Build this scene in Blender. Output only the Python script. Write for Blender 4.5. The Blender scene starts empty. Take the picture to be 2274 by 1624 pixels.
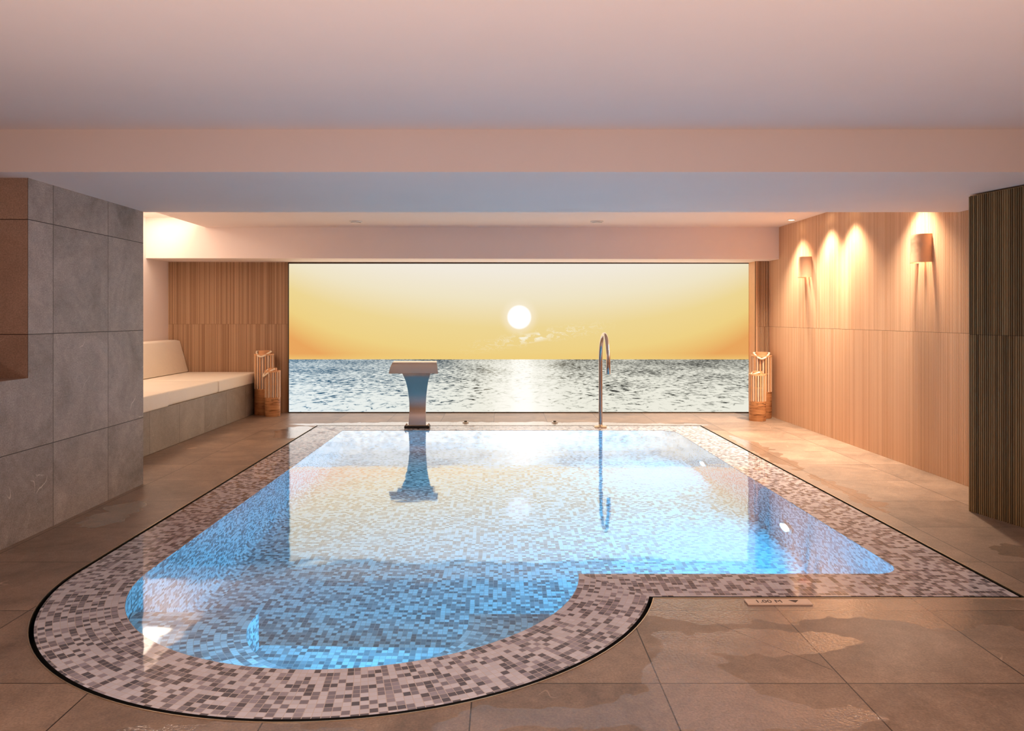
import bpy, bmesh, math, random
from mathutils import Vector, Matrix
random.seed(7)
PI = math.pi
scn = bpy.context.scene
C = scn.collection

# ------------------------------------------------------------------ nodes
class NT:
    """small helper around a node tree"""
    def __init__(s, mat):
        s.t = mat.node_tree; s.t.nodes.clear()
    def n(s, typ, **kw):
        nd = s.t.nodes.new(typ)
        for k, v in kw.items():
            setattr(nd, k, v)
        return nd
    def put(s, sock, v):
        if v is None: return
        if isinstance(v, bpy.types.NodeSocket):
            s.t.links.new(v, sock)
        else:
            if sock.type == 'RGBA' and len(v) == 3: v = (*v, 1)
            sock.default_value = v
    def m(s, op, a, b=None, c=None, clamp=False):
        nd = s.n('ShaderNodeMath', operation=op, use_clamp=clamp)
        s.put(nd.inputs[0], a); s.put(nd.inputs[1], b); s.put(nd.inputs[2], c)
        return nd.outputs[0]
    def vm(s, op, a, b=None):
        nd = s.n('ShaderNodeVectorMath', operation=op)
        s.put(nd.inputs[0], a); s.put(nd.inputs[1], b)
        return nd.outputs['Value'] if op in ('LENGTH', 'DOT_PRODUCT', 'DISTANCE') else nd.outputs[0]
    def mix(s, f, a, b, blend='MIX'):
        nd = s.n('ShaderNodeMix', data_type='RGBA', blend_type=blend)
        s.put(nd.inputs[0], f); s.put(nd.inputs[6], a); s.put(nd.inputs[7], b)
        return nd.outputs[2]
    def ramp(s, f, pts, interp='LINEAR'):
        nd = s.n('ShaderNodeValToRGB'); cr = nd.color_ramp; cr.interpolation = interp
        while len(cr.elements) < len(pts): cr.elements.new(0.5)
        for e, (p, c) in zip(cr.elements, pts):
            e.position = p
            e.color = (c, c, c, 1) if isinstance(c, (int, float)) else (*c, 1)
        s.put(nd.inputs[0], f)
        return nd.outputs[0]
    def noise(s, vec, scale, detail=3, rough=.5, dist=0, col=False):
        nd = s.n('ShaderNodeTexNoise')
        s.put(nd.inputs['Vector'], vec); nd.inputs['Scale'].default_value = scale
        nd.inputs['Detail'].default_value = detail; nd.inputs['Roughness'].default_value = rough
        nd.inputs['Distortion'].default_value = dist
        return nd.outputs['Color' if col else 'Fac']
    def white(s, vec):
        nd = s.n('ShaderNodeTexWhiteNoise', noise_dimensions='3D'); s.put(nd.inputs['Vector'], vec)
        return nd.outputs['Value']
    def xyz(s, a, b, c=0.0):
        nd = s.n('ShaderNodeCombineXYZ')
        for i, v in enumerate((a, b, c)): s.put(nd.inputs[i], v)
        return nd.outputs[0]
    def sep(s, v):
        nd = s.n('ShaderNodeSeparateXYZ'); s.put(nd.inputs[0], v)
        return nd.outputs
    def uv(s):
        return s.n('ShaderNodeTexCoord').outputs['UV']
    def obj(s):
        return s.n('ShaderNodeTexCoord').outputs['Object']
    def pos(s):
        return s.n('ShaderNodeNewGeometry').outputs['Position']
    def bump(s, h, strength=.2, dist=.01, normal=None):
        nd = s.n('ShaderNodeBump'); s.put(nd.inputs['Height'], h)
        nd.inputs['Strength'].default_value = strength; nd.inputs['Distance'].default_value = dist
        s.put(nd.inputs['Normal'], normal)
        return nd.outputs[0]
    def pbr(s, col, rough=.5, metal=0, spec=.5, normal=None, **kw):
        nd = s.n('ShaderNodeBsdfPrincipled')
        s.put(nd.inputs['Base Color'], col); s.put(nd.inputs['Roughness'], rough)
        s.put(nd.inputs['Metallic'], metal); s.put(nd.inputs['Specular IOR Level'], spec)
        s.put(nd.inputs['Normal'], normal)
        for k, v in kw.items(): s.put(nd.inputs[k.replace('_', ' ')], v)
        return nd.outputs[0]
    def out(s, sh):
        o = s.n('ShaderNodeOutputMaterial'); s.t.links.new(sh, o.inputs['Surface'])

def mat(name):
    m = bpy.data.materials.new(name); m.use_nodes = True
    return m, NT(m)

def srgb(r, g, b):
    f = lambda c: (c / 255 / 12.92) if c / 255 <= .04045 else ((c / 255 + .055) / 1.055) ** 2.4
    return (f(r), f(g), f(b))

def m_plain(name, col, rough=.5, metal=0, spec=.5, bump=0, bscale=60, var=.0, vscale=3):
    m, n = mat(name)
    p = n.obj()
    c = (*col, 1)
    if var:
        f = n.noise(p, vscale, 4, .6)
        c = n.mix(f, [x * (1 - var) for x in col], [min(1, x * (1 + var)) for x in col])
    nm = n.bump(n.noise(p, bscale, 4), bump, .004) if bump else None
    n.out(n.pbr(c, rough, metal, spec, nm))
    return m

def film_fac(n, k, normal=None, top=.93):
    fr = n.n('ShaderNodeFresnel'); fr.inputs['IOR'].default_value = 1.33
    n.put(fr.inputs['Normal'], normal)
    return n.m('MINIMUM', n.m('MULTIPLY', fr.outputs[0], k), top)

def m_mosaic(name, wet=True, k=2.0, pal=((208, 200, 204), (160, 150, 156), (133, 124, 130), (94, 89, 94))):
    """little square glass tiles in white, lilac grey and dark grey, 25 mm, laid along the UVs (metres)"""
    m, n = mat(name)
    uv = n.vm('SCALE', n.uv()); uv.node.inputs['Scale'].default_value = 1 / .0248
    s = n.sep(uv)
    cell = n.xyz(n.m('FLOOR', s[0]), n.m('FLOOR', s[1]))
    w = n.white(cell)
    w2 = n.white(n.vm('ADD', cell, (17.3, 5.1, 3.3)))
    col = n.ramp(w, [(0, srgb(*pal[0])), (.46, srgb(*pal[1])), (.60, srgb(*pal[2])), (.80, srgb(*pal[3]))], 'CONSTANT')
    col = n.mix(n.m('MULTIPLY', w2, .22), col, srgb(114, 100, 104))
    fx, fy = n.m('FRACT', s[0]), n.m('FRACT', s[1])
    ed = n.m('MINIMUM', n.m('MINIMUM', fx, n.m('SUBTRACT', 1, fx)), n.m('MINIMUM', fy, n.m('SUBTRACT', 1, fy)))
    g = n.m('LESS_THAN', ed, .045)
    col = n.mix(g, col, srgb(196, 178, 168))
    d = n.n('ShaderNodeBsdfDiffuse'); n.put(d.inputs[0], col)
    if wet:
        nm = n.bump(n.noise(n.pos(), 5, 2), .012, .05)
        gl = n.n('ShaderNodeBsdfGlossy'); gl.inputs['Roughness'].default_value = .03
        n.put(gl.inputs['Normal'], nm)
        mx = n.n('ShaderNodeMixShader'); n.put(mx.inputs[0], film_fac(n, k, nm))
        n.t.links.new(d.outputs[0], mx.inputs[1]); n.t.links.new(gl.outputs[0], mx.inputs[2])
        n.out(mx.outputs[0])
    else:
        n.out(d.outputs[0])
    return m

def m_water():
    m, n = mat('water')
    p = n.pos()
    big = n.noise(p, 3.0, 2, .5)
    fine = n.noise(n.vm('MULTIPLY', p, (1, 1, 1)), 14, 2, .5)
    far = n.m('MULTIPLY', n.m('SUBTRACT', n.sep(p)[1], 2.2), .18, clamp=True)
    h = n.m('ADD', big, n.m('MULTIPLY', fine, n.m('MULTIPLY', far, .22)))
    nm = n.bump(h, .03, .05)
    fr = film_fac(n, 1.0, nm, 1.0)
    gl = n.n('ShaderNodeBsdfGlossy'); gl.inputs['Roughness'].default_value = .045
    n.put(gl.inputs['Color'], n.m('MINIMUM', n.m('MULTIPLY', fr, 1.75), .66)); n.put(gl.inputs['Normal'], nm)
    rf = n.n('ShaderNodeBsdfRefraction'); rf.inputs['IOR'].default_value = 1.33
    rf.inputs['Roughness'].default_value = 0
    n.put(rf.inputs['Color'], n.mix(fr, (.72, .94, 1), (0, 0, 0))); n.put(rf.inputs['Normal'], nm)
    ad = n.n('ShaderNodeAddShader')
    n.t.links.new(rf.outputs[0], ad.inputs[0]); n.t.links.new(gl.outputs[0], ad.inputs[1])
    n.out(ad.outputs[0])
    return m

def tile_lines(n, x, y, px, ox, py, oy, w):
    def ln(v, p, o):
        f = n.m('FRACT', n.m('DIVIDE', n.m('SUBTRACT', v, o), p))
        return n.m('MINIMUM', f, n.m('SUBTRACT', 1, f))
    return n.m('MAXIMUM', n.m('LESS_THAN', ln(x, px, ox), w / px), n.m('LESS_THAN', ln(y, py, oy), w / py))

def m_stone(name, ca, cb, px, ox, py, oy, joint, rough=.6, wet=None, spec=.4, jw=.0022, floor=False):
    """large stone slabs; UV in metres"""
    m, n = mat(name)
    uv = n.uv(); s = n.sep(uv)
    cell = n.xyz(n.m('FLOOR', n.m('DIVIDE', n.m('SUBTRACT', s[0], ox), px)),
                 n.m('FLOOR', n.m('DIVIDE', n.m('SUBTRACT', s[1], oy), py)))
    wc = n.white(cell)
    q = n.vm('ADD', uv, n.vm('MULTIPLY', n.xyz(wc, wc, wc), (7.0, 3.0, 9.0)))
    a = n.noise(q, 2.2, 6, .6, 1.2)
    b = n.noise(q, 26, 4, .65)
    f = n.m('ADD', n.m('MULTIPLY', a, .75), n.m('MULTIPLY', b, .35))
    f = n.m('ADD', f, n.m('MULTIPLY', n.m('SUBTRACT', wc, .5), .16))
    col = n.mix(n.ramp(f, [(.30, 0), (.78, 1)]), ca, cb)
    # fine pale veins
    v = n.noise(n.vm('MULTIPLY', q, (1.0, .62, 1.0)), 1.5, 3, .5, .6)
    vein = n.m('LESS_THAN', n.m('ABSOLUTE', n.m('SUBTRACT', v, .5)), .0018)
    vm_ = n.m('MULTIPLY', vein, n.ramp(n.noise(q, 3.1, 2), [(.60, 0), (.68, 1)]))
    col = n.mix(n.m('MULTIPLY', vm_, .55), col, [min(1, x * 1.9 + .06) for x in cb])
    sp = n.noise(uv, 130, 3, .6)
    col = n.mix(1.0, col, n.ramp(sp, [(.30, .72), (.70, 1.18)]), 'MULTIPLY')
    j = tile_lines(n, s[0], s[1], px, ox, py, oy, jw)
    if floor:
        # mitred fall line running out from the re-entrant corner of the pool
        dx, dy = n.m('SUBTRACT', s[0], .625), n.m('SUBTRACT', s[1], 3.15)
        ds = n.m('ABSOLUTE', n.m('ADD', n.m('MULTIPLY', dx, .81), n.m('MULTIPLY', dy, .587)))
        on = n.m('MULTIPLY', n.m('GREATER_THAN', dx, 0), n.m('LESS_THAN', dx, .47))
        j = n.m('MAXIMUM', j, n.m('MULTIPLY', n.m('LESS_THAN', ds, .0016), on))
    col = n.mix(j, col, joint)
    hgt = n.m('SUBTRACT', n.m('MULTIPLY', b, .5), n.m('MULTIPLY', j, .6))
    if wet:
        dmin = None
        wv = n.noise(n.vm('MULTIPLY', uv, (1, 1, 1)), 5.0, 3, .55, col=True)
        wp = n.vm('ADD', uv, n.vm('MULTIPLY', n.vm('SUBTRACT', wv, (.5, .5, .5)), (.30, .30, 0)))
        for (cx, cy, rx, ry) in wet:
            d = n.vm('LENGTH', n.vm('MULTIPLY', n.vm('SUBTRACT', wp, (cx, cy, 0)), (1 / rx, 1 / ry, 0)))
            dmin = d if dmin is None else n.m('MINIMUM', dmin, d)
        wm = n.ramp(dmin, [(.0, 1), (.955, 1), (1.0, 0)])
        dry = n.bump(hgt, .25, .004)
        wn = n.bump(n.noise(uv, 90, 2, .5), .22, .006)
        d1 = n.pbr(col, rough, 0, spec, dry)
        d2 = n.pbr(n.mix(.08, col, (.02, .012, .008)), rough, 0, .3, dry, Coat_Weight=1.0, Coat_Roughness=.08, Coat_IOR=2.1, Coat_Normal=wn)
        mx = n.n('ShaderNodeMixShader'); n.put(mx.inputs[0], wm)
        n.t.links.new(d1, mx.inputs[1]); n.t.links.new(d2, mx.inputs[2])
        n.out(mx.outputs[0])
    else:
        n.out(n.pbr(col, rough, 0, spec, n.bump(hgt, .3, .004)))
    return m

def m_wood(name, ca, cb, rough=.55):
    """vertical grain; UV.x counts battens, UV.y is metres"""
    m, n = mat(name)
    s = n.sep(n.uv())
    idx = n.m('FLOOR', s[0])
    w = n.white(n.xyz(idx, n.m('FLOOR', n.m('DIVIDE', s[1], 10)), 2.0))
    grp = n.noise(n.xyz(n.m('MULTIPLY', idx, .21), 0.0, 0.0), 1.0, 2)
    gr = n.noise(n.xyz(n.m('MULTIPLY', s[0], 3.0), n.m('MULTIPLY', s[1], 1.6), idx), 1.0, 4, .6)
    f = n.m('ADD', n.m('ADD', n.m('MULTIPLY', w, .55), n.m('MULTIPLY', grp, .20)), n.m('MULTIPLY', gr, .30))
    col = n.mix(n.ramp(f, [(.25, 0), (.8, 1)]), ca, cb)
    n.out(n.pbr(col, rough, 0, .3))
    return m

def m_screen():
    """backlit picture of a low sun over a calm sea; object coordinates in metres, z = 0 at its foot"""
    m, n = mat('backlit_seascape')
    s = n.sep(n.obj()); x, z = s[0], s[2]
    H = .655
    xn = n.m('DIVIDE', n.m('SUBTRACT', x, .2), 2.9)
    x2 = n.m('MULTIPLY', xn, xn)
    t = n.m('DIVIDE', n.m('SUBTRACT', z, H), 1.185)
    x6 = n.m('MULTIPLY', x2, n.m('MULTIPLY', x2, x2))
    te = n.m('SUBTRACT', t, n.m('ADD', n.m('MULTIPLY', x2, .30), n.m('MULTIPLY', x6, n.m('SUBTRACT', .30, n.m('MULTIPLY', t, .2)))))
    sky = n.ramp(n.m('ADD', n.m('MULTIPLY', te, .8), .2),
                 [(0, srgb(233, 166, 94)), (.13, srgb(237, 192, 114)), (.25, srgb(239, 209, 132)), (.46, srgb(238, 214, 148)), (.70, srgb(240, 228, 196)), (.93, srgb(242, 234, 220))])
    # thin bright band on the horizon
    sky = n.mix(n.ramp(t, [(0, .55), (.06, 0)]), sky, srgb(242, 212, 126))
    # sun
    r = n.vm('LENGTH', n.xyz(n.m('SUBTRACT', x, .21), n.m('SUBTRACT', z, 1.172)))
    sky = n.mix(n.ramp(r, [(.12, .45), (.26, 0)], 'EASE'), sky, srgb(255, 244, 228))
    sun = n.ramp(r, [(.128, 1), (.158, 0)], 'EASE')
    # cloud wisps under the sun
    cy = n.m('ADD', .91, n.m('MULTIPLY', n.m('SUBTRACT', x, .3), .16))
    cd = n.m('ABSOLUTE', n.m('SUBTRACT', z, cy))
    cm = n.m('MULTIPLY', n.ramp(cd, [(.0, 1), (.11, 0)]), n.ramp(n.m('ABSOLUTE', n.m('SUBTRACT', x, .45)), [(.2, 1), (1.25, 0)]))
    cl = n.noise(n.xyz(n.m('MULTIPLY', x, 1.5), n.m('MULTIPLY', z, 3.2)), 4.5, 5, .6, .5)
    line = n.ramp(n.m('ABSOLUTE', n.m('SUBTRACT', cl, .5)), [(.006, 1), (.03, 0)])
    core = n.m('MULTIPLY', n.ramp(n.m('ABSOLUTE', n.m('SUBTRACT', x, .33)), [(.12, 1), (.34, 0)]), n.ramp(cd, [(.02, 1), (.07, 0)]))
    blob = n.m('MULTIPLY', core, n.ramp(cl, [(.46, 0), (.56, 1)]))
    cf = n.m('MAXIMUM', n.m('MULTIPLY', n.m('MULTIPLY', line, cm), .6), n.m('MULTIPLY', blob, .9), clamp=True)
    sky = n.mix(cf, sky, srgb(252, 246, 226))
    sky = n.mix(sun, sky, (1.15, 1.12, 1.08))
    # sea
    d = n.m('ADD', n.m('SUBTRACT', H, z), .22)
    wob = n.noise(n.xyz(n.m('MULTIPLY', x, 2.0), n.m('MULTIPLY', z, 6.0)), 2.0, 2)
    px = n.m('DIVIDE', x, d); py = n.m('DIVIDE', 1.0, d)
    w1 = n.noise(n.xyz(n.m('MULTIPLY', px, 4.0), n.m('ADD', n.m('MULTIPLY', py, 19.0), n.m('MULTIPLY', wob, 2.5))), 1.6, 6, .66, .4)
    w2 = n.noise(n.xyz(n.m('MULTIPLY', x, .8), n.m('MULTIPLY', z, 5.0)), 2.2, 3)
    hz = n.m('DIVIDE', n.m('SUBTRACT', H, z), H)
    f = n.m('ADD', w1, n.m('MULTIPLY', n.m('SUBTRACT', w2, .5), .26))
    f = n.m('ADD', f, n.m('MULTIPLY', n.m('SUBTRACT', hz, .28), .14))
    gx = n.m('ABSOLUTE', n.m('SUBTRACT', x, n.m('ADD', .24, n.m('MULTIPLY', hz, .02))))
    glit = n.ramp(gx, [(.05, 1), (.20, .62), (.55, .12), (.95, 0)], 'EASE')
    f = n.m('ADD', f, n.m('MULTIPLY', glit, .16))
    left = n.ramp(x, [(0, 1), (1, 0)])
    lf = n.ramp(n.m('DIVIDE', n.m('ADD', x, 2.6), 3.0), [(0, 1), (.45, .55), (.8, 0)])
    dark = n.mix(lf, srgb(46, 46, 44), srgb(36, 86, 118))
    mid = n.mix(lf, srgb(172, 172, 160), srgb(136, 170, 190))
    hi = n.mix(lf, srgb(238, 236, 222), srgb(232, 240, 240))
    dark = n.mix(n.m('MULTIPLY', glit, .8), dark, srgb(170, 140, 70))
    sea = n.mix(n.ramp(f, [(.42, 0), (.49, 1)]), dark, mid)
    sea = n.mix(n.ramp(f, [(.475, 0), (.545, 1)]), sea, hi)
    sea = n.mix(n.m('MULTIPLY', n.ramp(f, [(.55, 0), (.66, 1)]), glit), sea, (1.1, 1.06, .98))
    col = n.mix(n.m('GREATER_THAN', t, 0), sea, sky)
    e = n.n('ShaderNodeEmission'); n.put(e.inputs[0], col); e.inputs[1].default_value = SCREEN
    n.out(e.outputs[0])
    return m

def m_emit(name, col, st):
    m, n = mat(name)
    e = n.n('ShaderNodeEmission'); n.put(e.inputs[0], col); e.inputs[1].default_value = st
    n.out(e.outputs[0]); return m

def m_brushed(name, col, rough=.22):
    m, n = mat(name)
    p = n.obj()
    g = n.noise(n.vm('MULTIPLY', p, (6, 6, 260)), 1.0, 3)
    n.out(n.pbr((*col, 1), n.m('ADD', n.m('MULTIPLY', g, .12), rough - .06), 1.0, .5, n.bump(g, .03, .002)))
    return m

def m_bark(name, ca, cb):
    """thin strips wound round the drum"""
    m, n = mat(name)
    p = n.obj()
    a = n.noise(n.vm('MULTIPLY', p, (5, 5, 95)), 1.0, 4, .6)
    b = n.noise(n.vm('MULTIPLY', p, (9, 9, 22)), 1.0, 3)
    col = n.mix(n.ramp(a, [(.3, 0), (.68, 1)]), ca, cb)
    col = n.mix(n.ramp(n.m('MULTIPLY', a, b), [(.14, .85), (.20, 0)]), col, srgb(70, 38, 22))
    n.out(n.pbr(col, .55, 0, .3, n.bump(a, .5, .004)))
    return m

def m_leather(name, col):
    m, n = mat(name)
    p = n.obj()
    f = n.noise(p, 2.5, 4)
    h = n.m('ADD', n.noise(n.vm('MULTIPLY', p, (1.5, 4, 4)), 3, 3), n.m('MULTIPLY', n.noise(p, 180, 2), .04))
    n.out(n.pbr(n.mix(f, [c * .93 for c in col], [min(1, c * 1.04) for c in col]), .42, 0, .4, n.bump(h, .22, .02)))
    return m

SCREEN = 1.0
M = dict(
    plaster=m_plain('wall_plaster', (.88, .745, .675), .7, 0, .2, .10, 9, .04, 1.4),
    rim=m_mosaic('wet_mosaic', True, 1.2),
    basin=m_mosaic('mosaic', False, 1, ((228, 226, 226), (182, 178, 180), (158, 153, 156), (124, 118, 120))),
    water=m_water(),
    screen=m_screen(),
    oak=m_wood('oak_battens', srgb(222, 172, 132), srgb(238, 194, 156)),
    walnut=m_wood('brown_battens', srgb(180, 137, 104), srgb(222, 180, 142)),
    dark=m_wood('dark_battens', srgb(92, 72, 46), srgb(150, 122, 84)),
    groove=m_plain('groove_backing', srgb(140, 98, 68), .8),
    deep=m_plain('deep_groove', srgb(44, 32, 20), .8),
    steel=m_brushed('brushed_steel', (.62, .56, .52), .20),
    chrome=m_plain('polished_steel', (.50, .43, .39), .20, 1),
    black=m_plain('black_rubber', (.004, .004, .004), .5),
    void=m_plain('dark_channel', (.006, .005, .004), .6),
    brass=m_plain('edge_metal', (.72, .58, .42), .3, 1),
    cream=m_leather('cream_leatherette', srgb(247, 232, 212)),
    bamboo=m_plain('bamboo', srgb(222, 166, 120), .5, 0, .3, .1, 40, .12, 12),
    pale_bamboo=m_plain('pale_bamboo', srgb(228, 192, 160), .5, 0, .3, .1, 40, .1, 12),
    bark=m_bark('bark_strip', srgb(172, 110, 66), srgb(220, 160, 108)),
    rope=m_plain('rope', srgb(244, 224, 196), .8, 0, .2, .6, 120),
    frost=m_plain('frosted_glass', srgb(196, 176, 166), .3, 0, .5),
    clay=m_plain('clay', srgb(226, 176, 138), .6, 0, .3, .25, 25, .06, 6),
    white=m_plain('white_paint', (.78, .72, .68), .5),
    grey=m_plain('grey_louvre', (.30, .25, .23), .6),
    sign=m_plain('sign_plate', srgb(224, 190, 166), .3, 0, .5),
    ink=m_plain('engraved_ink', srgb(70, 46, 32), .6),
    frame=m_plain('dark_frame', srgb(70, 56, 40), .4),
    lens=m_emit('lamp_lens', (.80, .87, 1), 34),
    bulb=m_emit('warm_bulb', (1, .80, .56), 22),
)
WET = [(1.05, 3.05, .62, .16), (1.85, 3.02, .42, .19), (.95, 2.72, .36, .12), (.62, 2.42, .16, .38), (.66, 2.22, .5, .10), (.25, 2.20, .45, .07),
       (-.2, 8.25, 2.2, .17), (1.3, 8.2, 1.0, .10), (-2.12, 7.7, .20, .42), (2.28, 6.6, .10, .85), (2.32, 5.1, .07, .6), (2.62, 3.75, .20, .12), (-2.3, 4.5, .12, .3), (-.75, 2.1, .5, .06)]
M['floor'] = m_stone('floor_stone', srgb(104, 84, 70), srgb(168, 138, 116), .598, .505, .598, 2.410, srgb(46, 34, 27), .40, WET, .45, floor=True)
M['stone'] = m_stone('wall_stone', srgb(126, 114, 107), srgb(190, 174, 164), .590, 4.234, .612, .467, srgb(60, 50, 46), .55)
M['brownstone'] = m_stone('reveal_stone', srgb(158, 126, 104), srgb(186, 152, 128), .598, -2.52, .612, .467, srgb(64, 44, 32), .45)

# ------------------------------------------------------------------ mesh helpers
def fin(name, bm, material, parent=None, smooth=False, angle=None):
    me = bpy.data.meshes.new(name)
    bmesh.ops.recalc_face_normals(bm, faces=bm.faces[:])
    bm.to_mesh(me); bm.free()
    for m in (material if isinstance(material, (list, tuple)) else [material]): me.materials.append(m)
    if smooth:
        for p in me.polygons: p.use_smooth = True
        if angle: me.set_sharp_from_angle(angle=math.radians(angle))
    o = bpy.data.objects.new(name, me); C.objects.link(o)
    if parent is not None: o.parent = parent
    return o

def tag(o, label=None, cat=None, group=None, kind=None):
    if label: o['label'] = label
    if cat: o['category'] = cat
    if group: o['group'] = group
    if kind: o['kind'] = kind
    return o

def thing(name, loc, label, cat, group=None, rotz=0):
    o = bpy.data.objects.new(name, None); C.objects.link(o)
    o.location = loc; o.rotation_euler = (0, 0, rotz); o.empty_display_size = .05
    return tag(o, label, cat, group)

def box(bm, x0, x1, y0, y1, z0, z1, bev=0, seg=2, mi=0):
    vs = [bm.verts.new(p) for p in ((x0, y0, z0), (x1, y0, z0), (x1, y1, z0), (x0, y1, z0), (x0, y0, z1), (x1, y0, z1), (x1, y1, z1), (x0, y1, z1))]
    fs = [bm.faces.new([vs[i] for i in q]) for q in ((3, 2, 1, 0), (4, 5, 6, 7), (0, 1, 5, 4), (1, 2, 6, 5), (2, 3, 7, 6), (3, 0, 4, 7))]
    for f in fs: f.material_index = mi
    if bev:
        es = list({e for f in fs for e in f.edges})
        bmesh.ops.bevel(bm, geom=es, offset=bev, segments=seg, profile=.5, affect='EDGES')
    return fs

def lathe(bm, prof, n=32, c=(0, 0), close=True, a0=0, a1=2 * PI):
    full = abs(a1 - a0 - 2 * PI) < 1e-6
    rings = []
    for i in range(n if full else n + 1):
        a = a0 + (a1 - a0) * i / n
        rings.append([bm.verts.new((c[0] + r * math.cos(a), c[1] + r * math.sin(a), z)) for r, z in prof])
    m = len(rings)
    for i in range(m if full else m - 1):
        A, B = rings[i], rings[(i + 1) % m]
        for k in range(len(prof) - 1): bm.faces.new((A[k], B[k], B[k + 1], A[k + 1]))
    if close and full:
        for k in (0, len(prof) - 1):
            if prof[k][0] > 1e-6: bm.faces.new([r[k] for r in rings])

def tube(bm, pts, rad, n=16, cap=True):
    pts = [Vector(p) for p in pts]
    rad = rad if isinstance(rad, (list, tuple)) else [rad] * len(pts)
    prev = None; rings = []
    for i, p in enumerate(pts):
        d = (pts[min(i + 1, len(pts) - 1)] - pts[max(i - 1, 0)]).normalized()
        if prev is None:
            a = Vector((1, 0, 0)) if abs(d.x) < .9 else Vector((0, 1, 0))
            prev = d.cross(a).normalized()
        u = (prev - d * prev.dot(d)).normalized(); prev = u
        v = d.cross(u)
        rings.append([bm.verts.new(p + (u * math.cos(2 * PI * k / n) + v * math.sin(2 * PI * k / n)) * rad[i]) for k in range(n)])
    for A, B in zip(rings, rings[1:]):
        for k in range(n): bm.faces.new((A[k], A[(k + 1) % n], B[(k + 1) % n], B[k]))
    if cap:
        bm.faces.new(rings[0]); bm.faces.new(rings[-1])

def uvface(bm, f, fn):
    l = bm.loops.layers.uv.verify()
    for lp in f.loops: lp[l].uv = fn(lp.vert.co)

def poly(bm, pts, fn=None, mi=0):
    f = bm.faces.new([bm.verts.new(p) for p in pts]); f.material_index = mi
    if fn: uvface(bm, f, fn)
    return f

def prism(bm, plan, z0, z1):
    a = [bm.verts.new((x, y, z0)) for x, y in plan]; b = [bm.verts.new((x, y, z1)) for x, y in plan]
    n = len(plan)
    bm.faces.new(a); bm.faces.new(b)
    for i in range(n): bm.faces.new((a[i], a[(i + 1) % n], b[(i + 1) % n], b[i]))

def planar_uv(bm):
    """UVs in metres from the dominant face normal"""
    bm.normal_update()
    for f in bm.faces:
        n = f.normal
        if abs(n.z) > .7: fn = lambda c: (c.x, c.y)
        elif abs(n.x) > abs(n.y): fn = lambda c: (c.y, c.z)
        else: fn = lambda c: (c.x, c.z)
        uvface(bm, f, fn)

def battens(name, p0, p1, n, rows, material, pitch=.0135, depth=.006, face=.62, parent=None, back='groove'):
    """a wall of fine upright battens from p0 to p1 (plan), standing proud along n; rows = [(z0, z1)]"""
    p0, p1, n = Vector(p0), Vector(p1), Vector(n).normalized()
    L = (p1 - p0).length; d = (p1 - p0) / L
    cnt = max(1, int(L / pitch)); step = L / cnt
    bm = bmesh.new()
    for ri, (z0, z1) in enumerate(rows):
        for i in range(cnt):
            a = p0 + d * (i * step); b = p0 + d * (i * step + step * (1 - face) * .5)
            c = p0 + d * ((i + 1) * step - step * (1 - face) * .5); e = p0 + d * ((i + 1) * step)
            b2, c2 = b + n * depth, c + n * depth
            u0 = i + ri * 997
            for q, r in ((a, b), (b, b2), (b2, c2), (c2, c), (c, e)):
                f = bm.faces.new([bm.verts.new((q.x, q.y, z0)), bm.verts.new((r.x, r.y, z0)), bm.verts.new((r.x, r.y, z1)), bm.verts.new((q.x, q.y, z1))])
                f.material_index = 1 if (q is a or r is e) else 0
                uvface(bm, f, lambda co: (u0 + .5 + .3 * math.sin(co.x * 300 + co.y * 300), co.z + ri * 10))
            # end grain
            f = bm.faces.new([bm.verts.new((v.x, v.y, z1)) for v in (b, b2, c2, c)]); uvface(bm, f, lambda co: (u0 + .5, 0))
    # backing
    bk = p0 - n * .02; bl = p1 - n * .02
    prism(bm, [(p0.x, p0.y), (p1.x, p1.y), (bl.x, bl.y), (bk.x, bk.y)], rows[0][0], rows[-1][1])
    for f in bm.faces[-6:]: f.material_index = 1
    me = bpy.data.meshes.new(name); bm.to_mesh(me); bm.free()
    me.materials.append(material); me.materials.append(M[back])
    o = bpy.data.objects.new(name, me); C.objects.link(o); o.parent = parent
    return o

# ------------------------------------------------------------------ setting
def arc(cx, cy, r, a0, a1, n):
    return [(cx + r * math.cos(a0 + (a1 - a0) * i / n), cy + r * math.sin(a0 + (a1 - a0) * i / n)) for i in range(n + 1)]
PC = (-.64, 3.495); RO, RI = 1.30, .99
GAP = .018
def pool_outline(off):
    """outer edge of the mosaic rim, grown by off"""
    R = RO + off
    yf = 3.16 - off
    a_end = math.asin((yf - PC[1]) / R)
    pts = arc(PC[0], PC[1], R, a_end, -PI, 72)           # clockwise round the near bay, ending at the left side
    pts += [(-1.985 - off, 8.13 + off), (2.13 + off, 8.13 + off), (2.165 + off, yf)]
    return pts
IN_R = .34
a_in = math.asin((3.44 - PC[1]) / RI)
def inner_outline(off=0.0):
    R = RI - off
    a = math.asin((3.44 + off - PC[1]) / R)
    pts = arc(PC[0], PC[1], R, a, -PI, 72)
    pts += [(-1.65 + off, 7.80 - off)]
    pts += arc(1.78 - .16, 7.80 - .16, .16 - off, PI / 2, 0, 8)
    pts += arc(1.84 - .13, 3.44 + .13, .13 - off, 0, -PI / 2, 8)
    return pts

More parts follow.
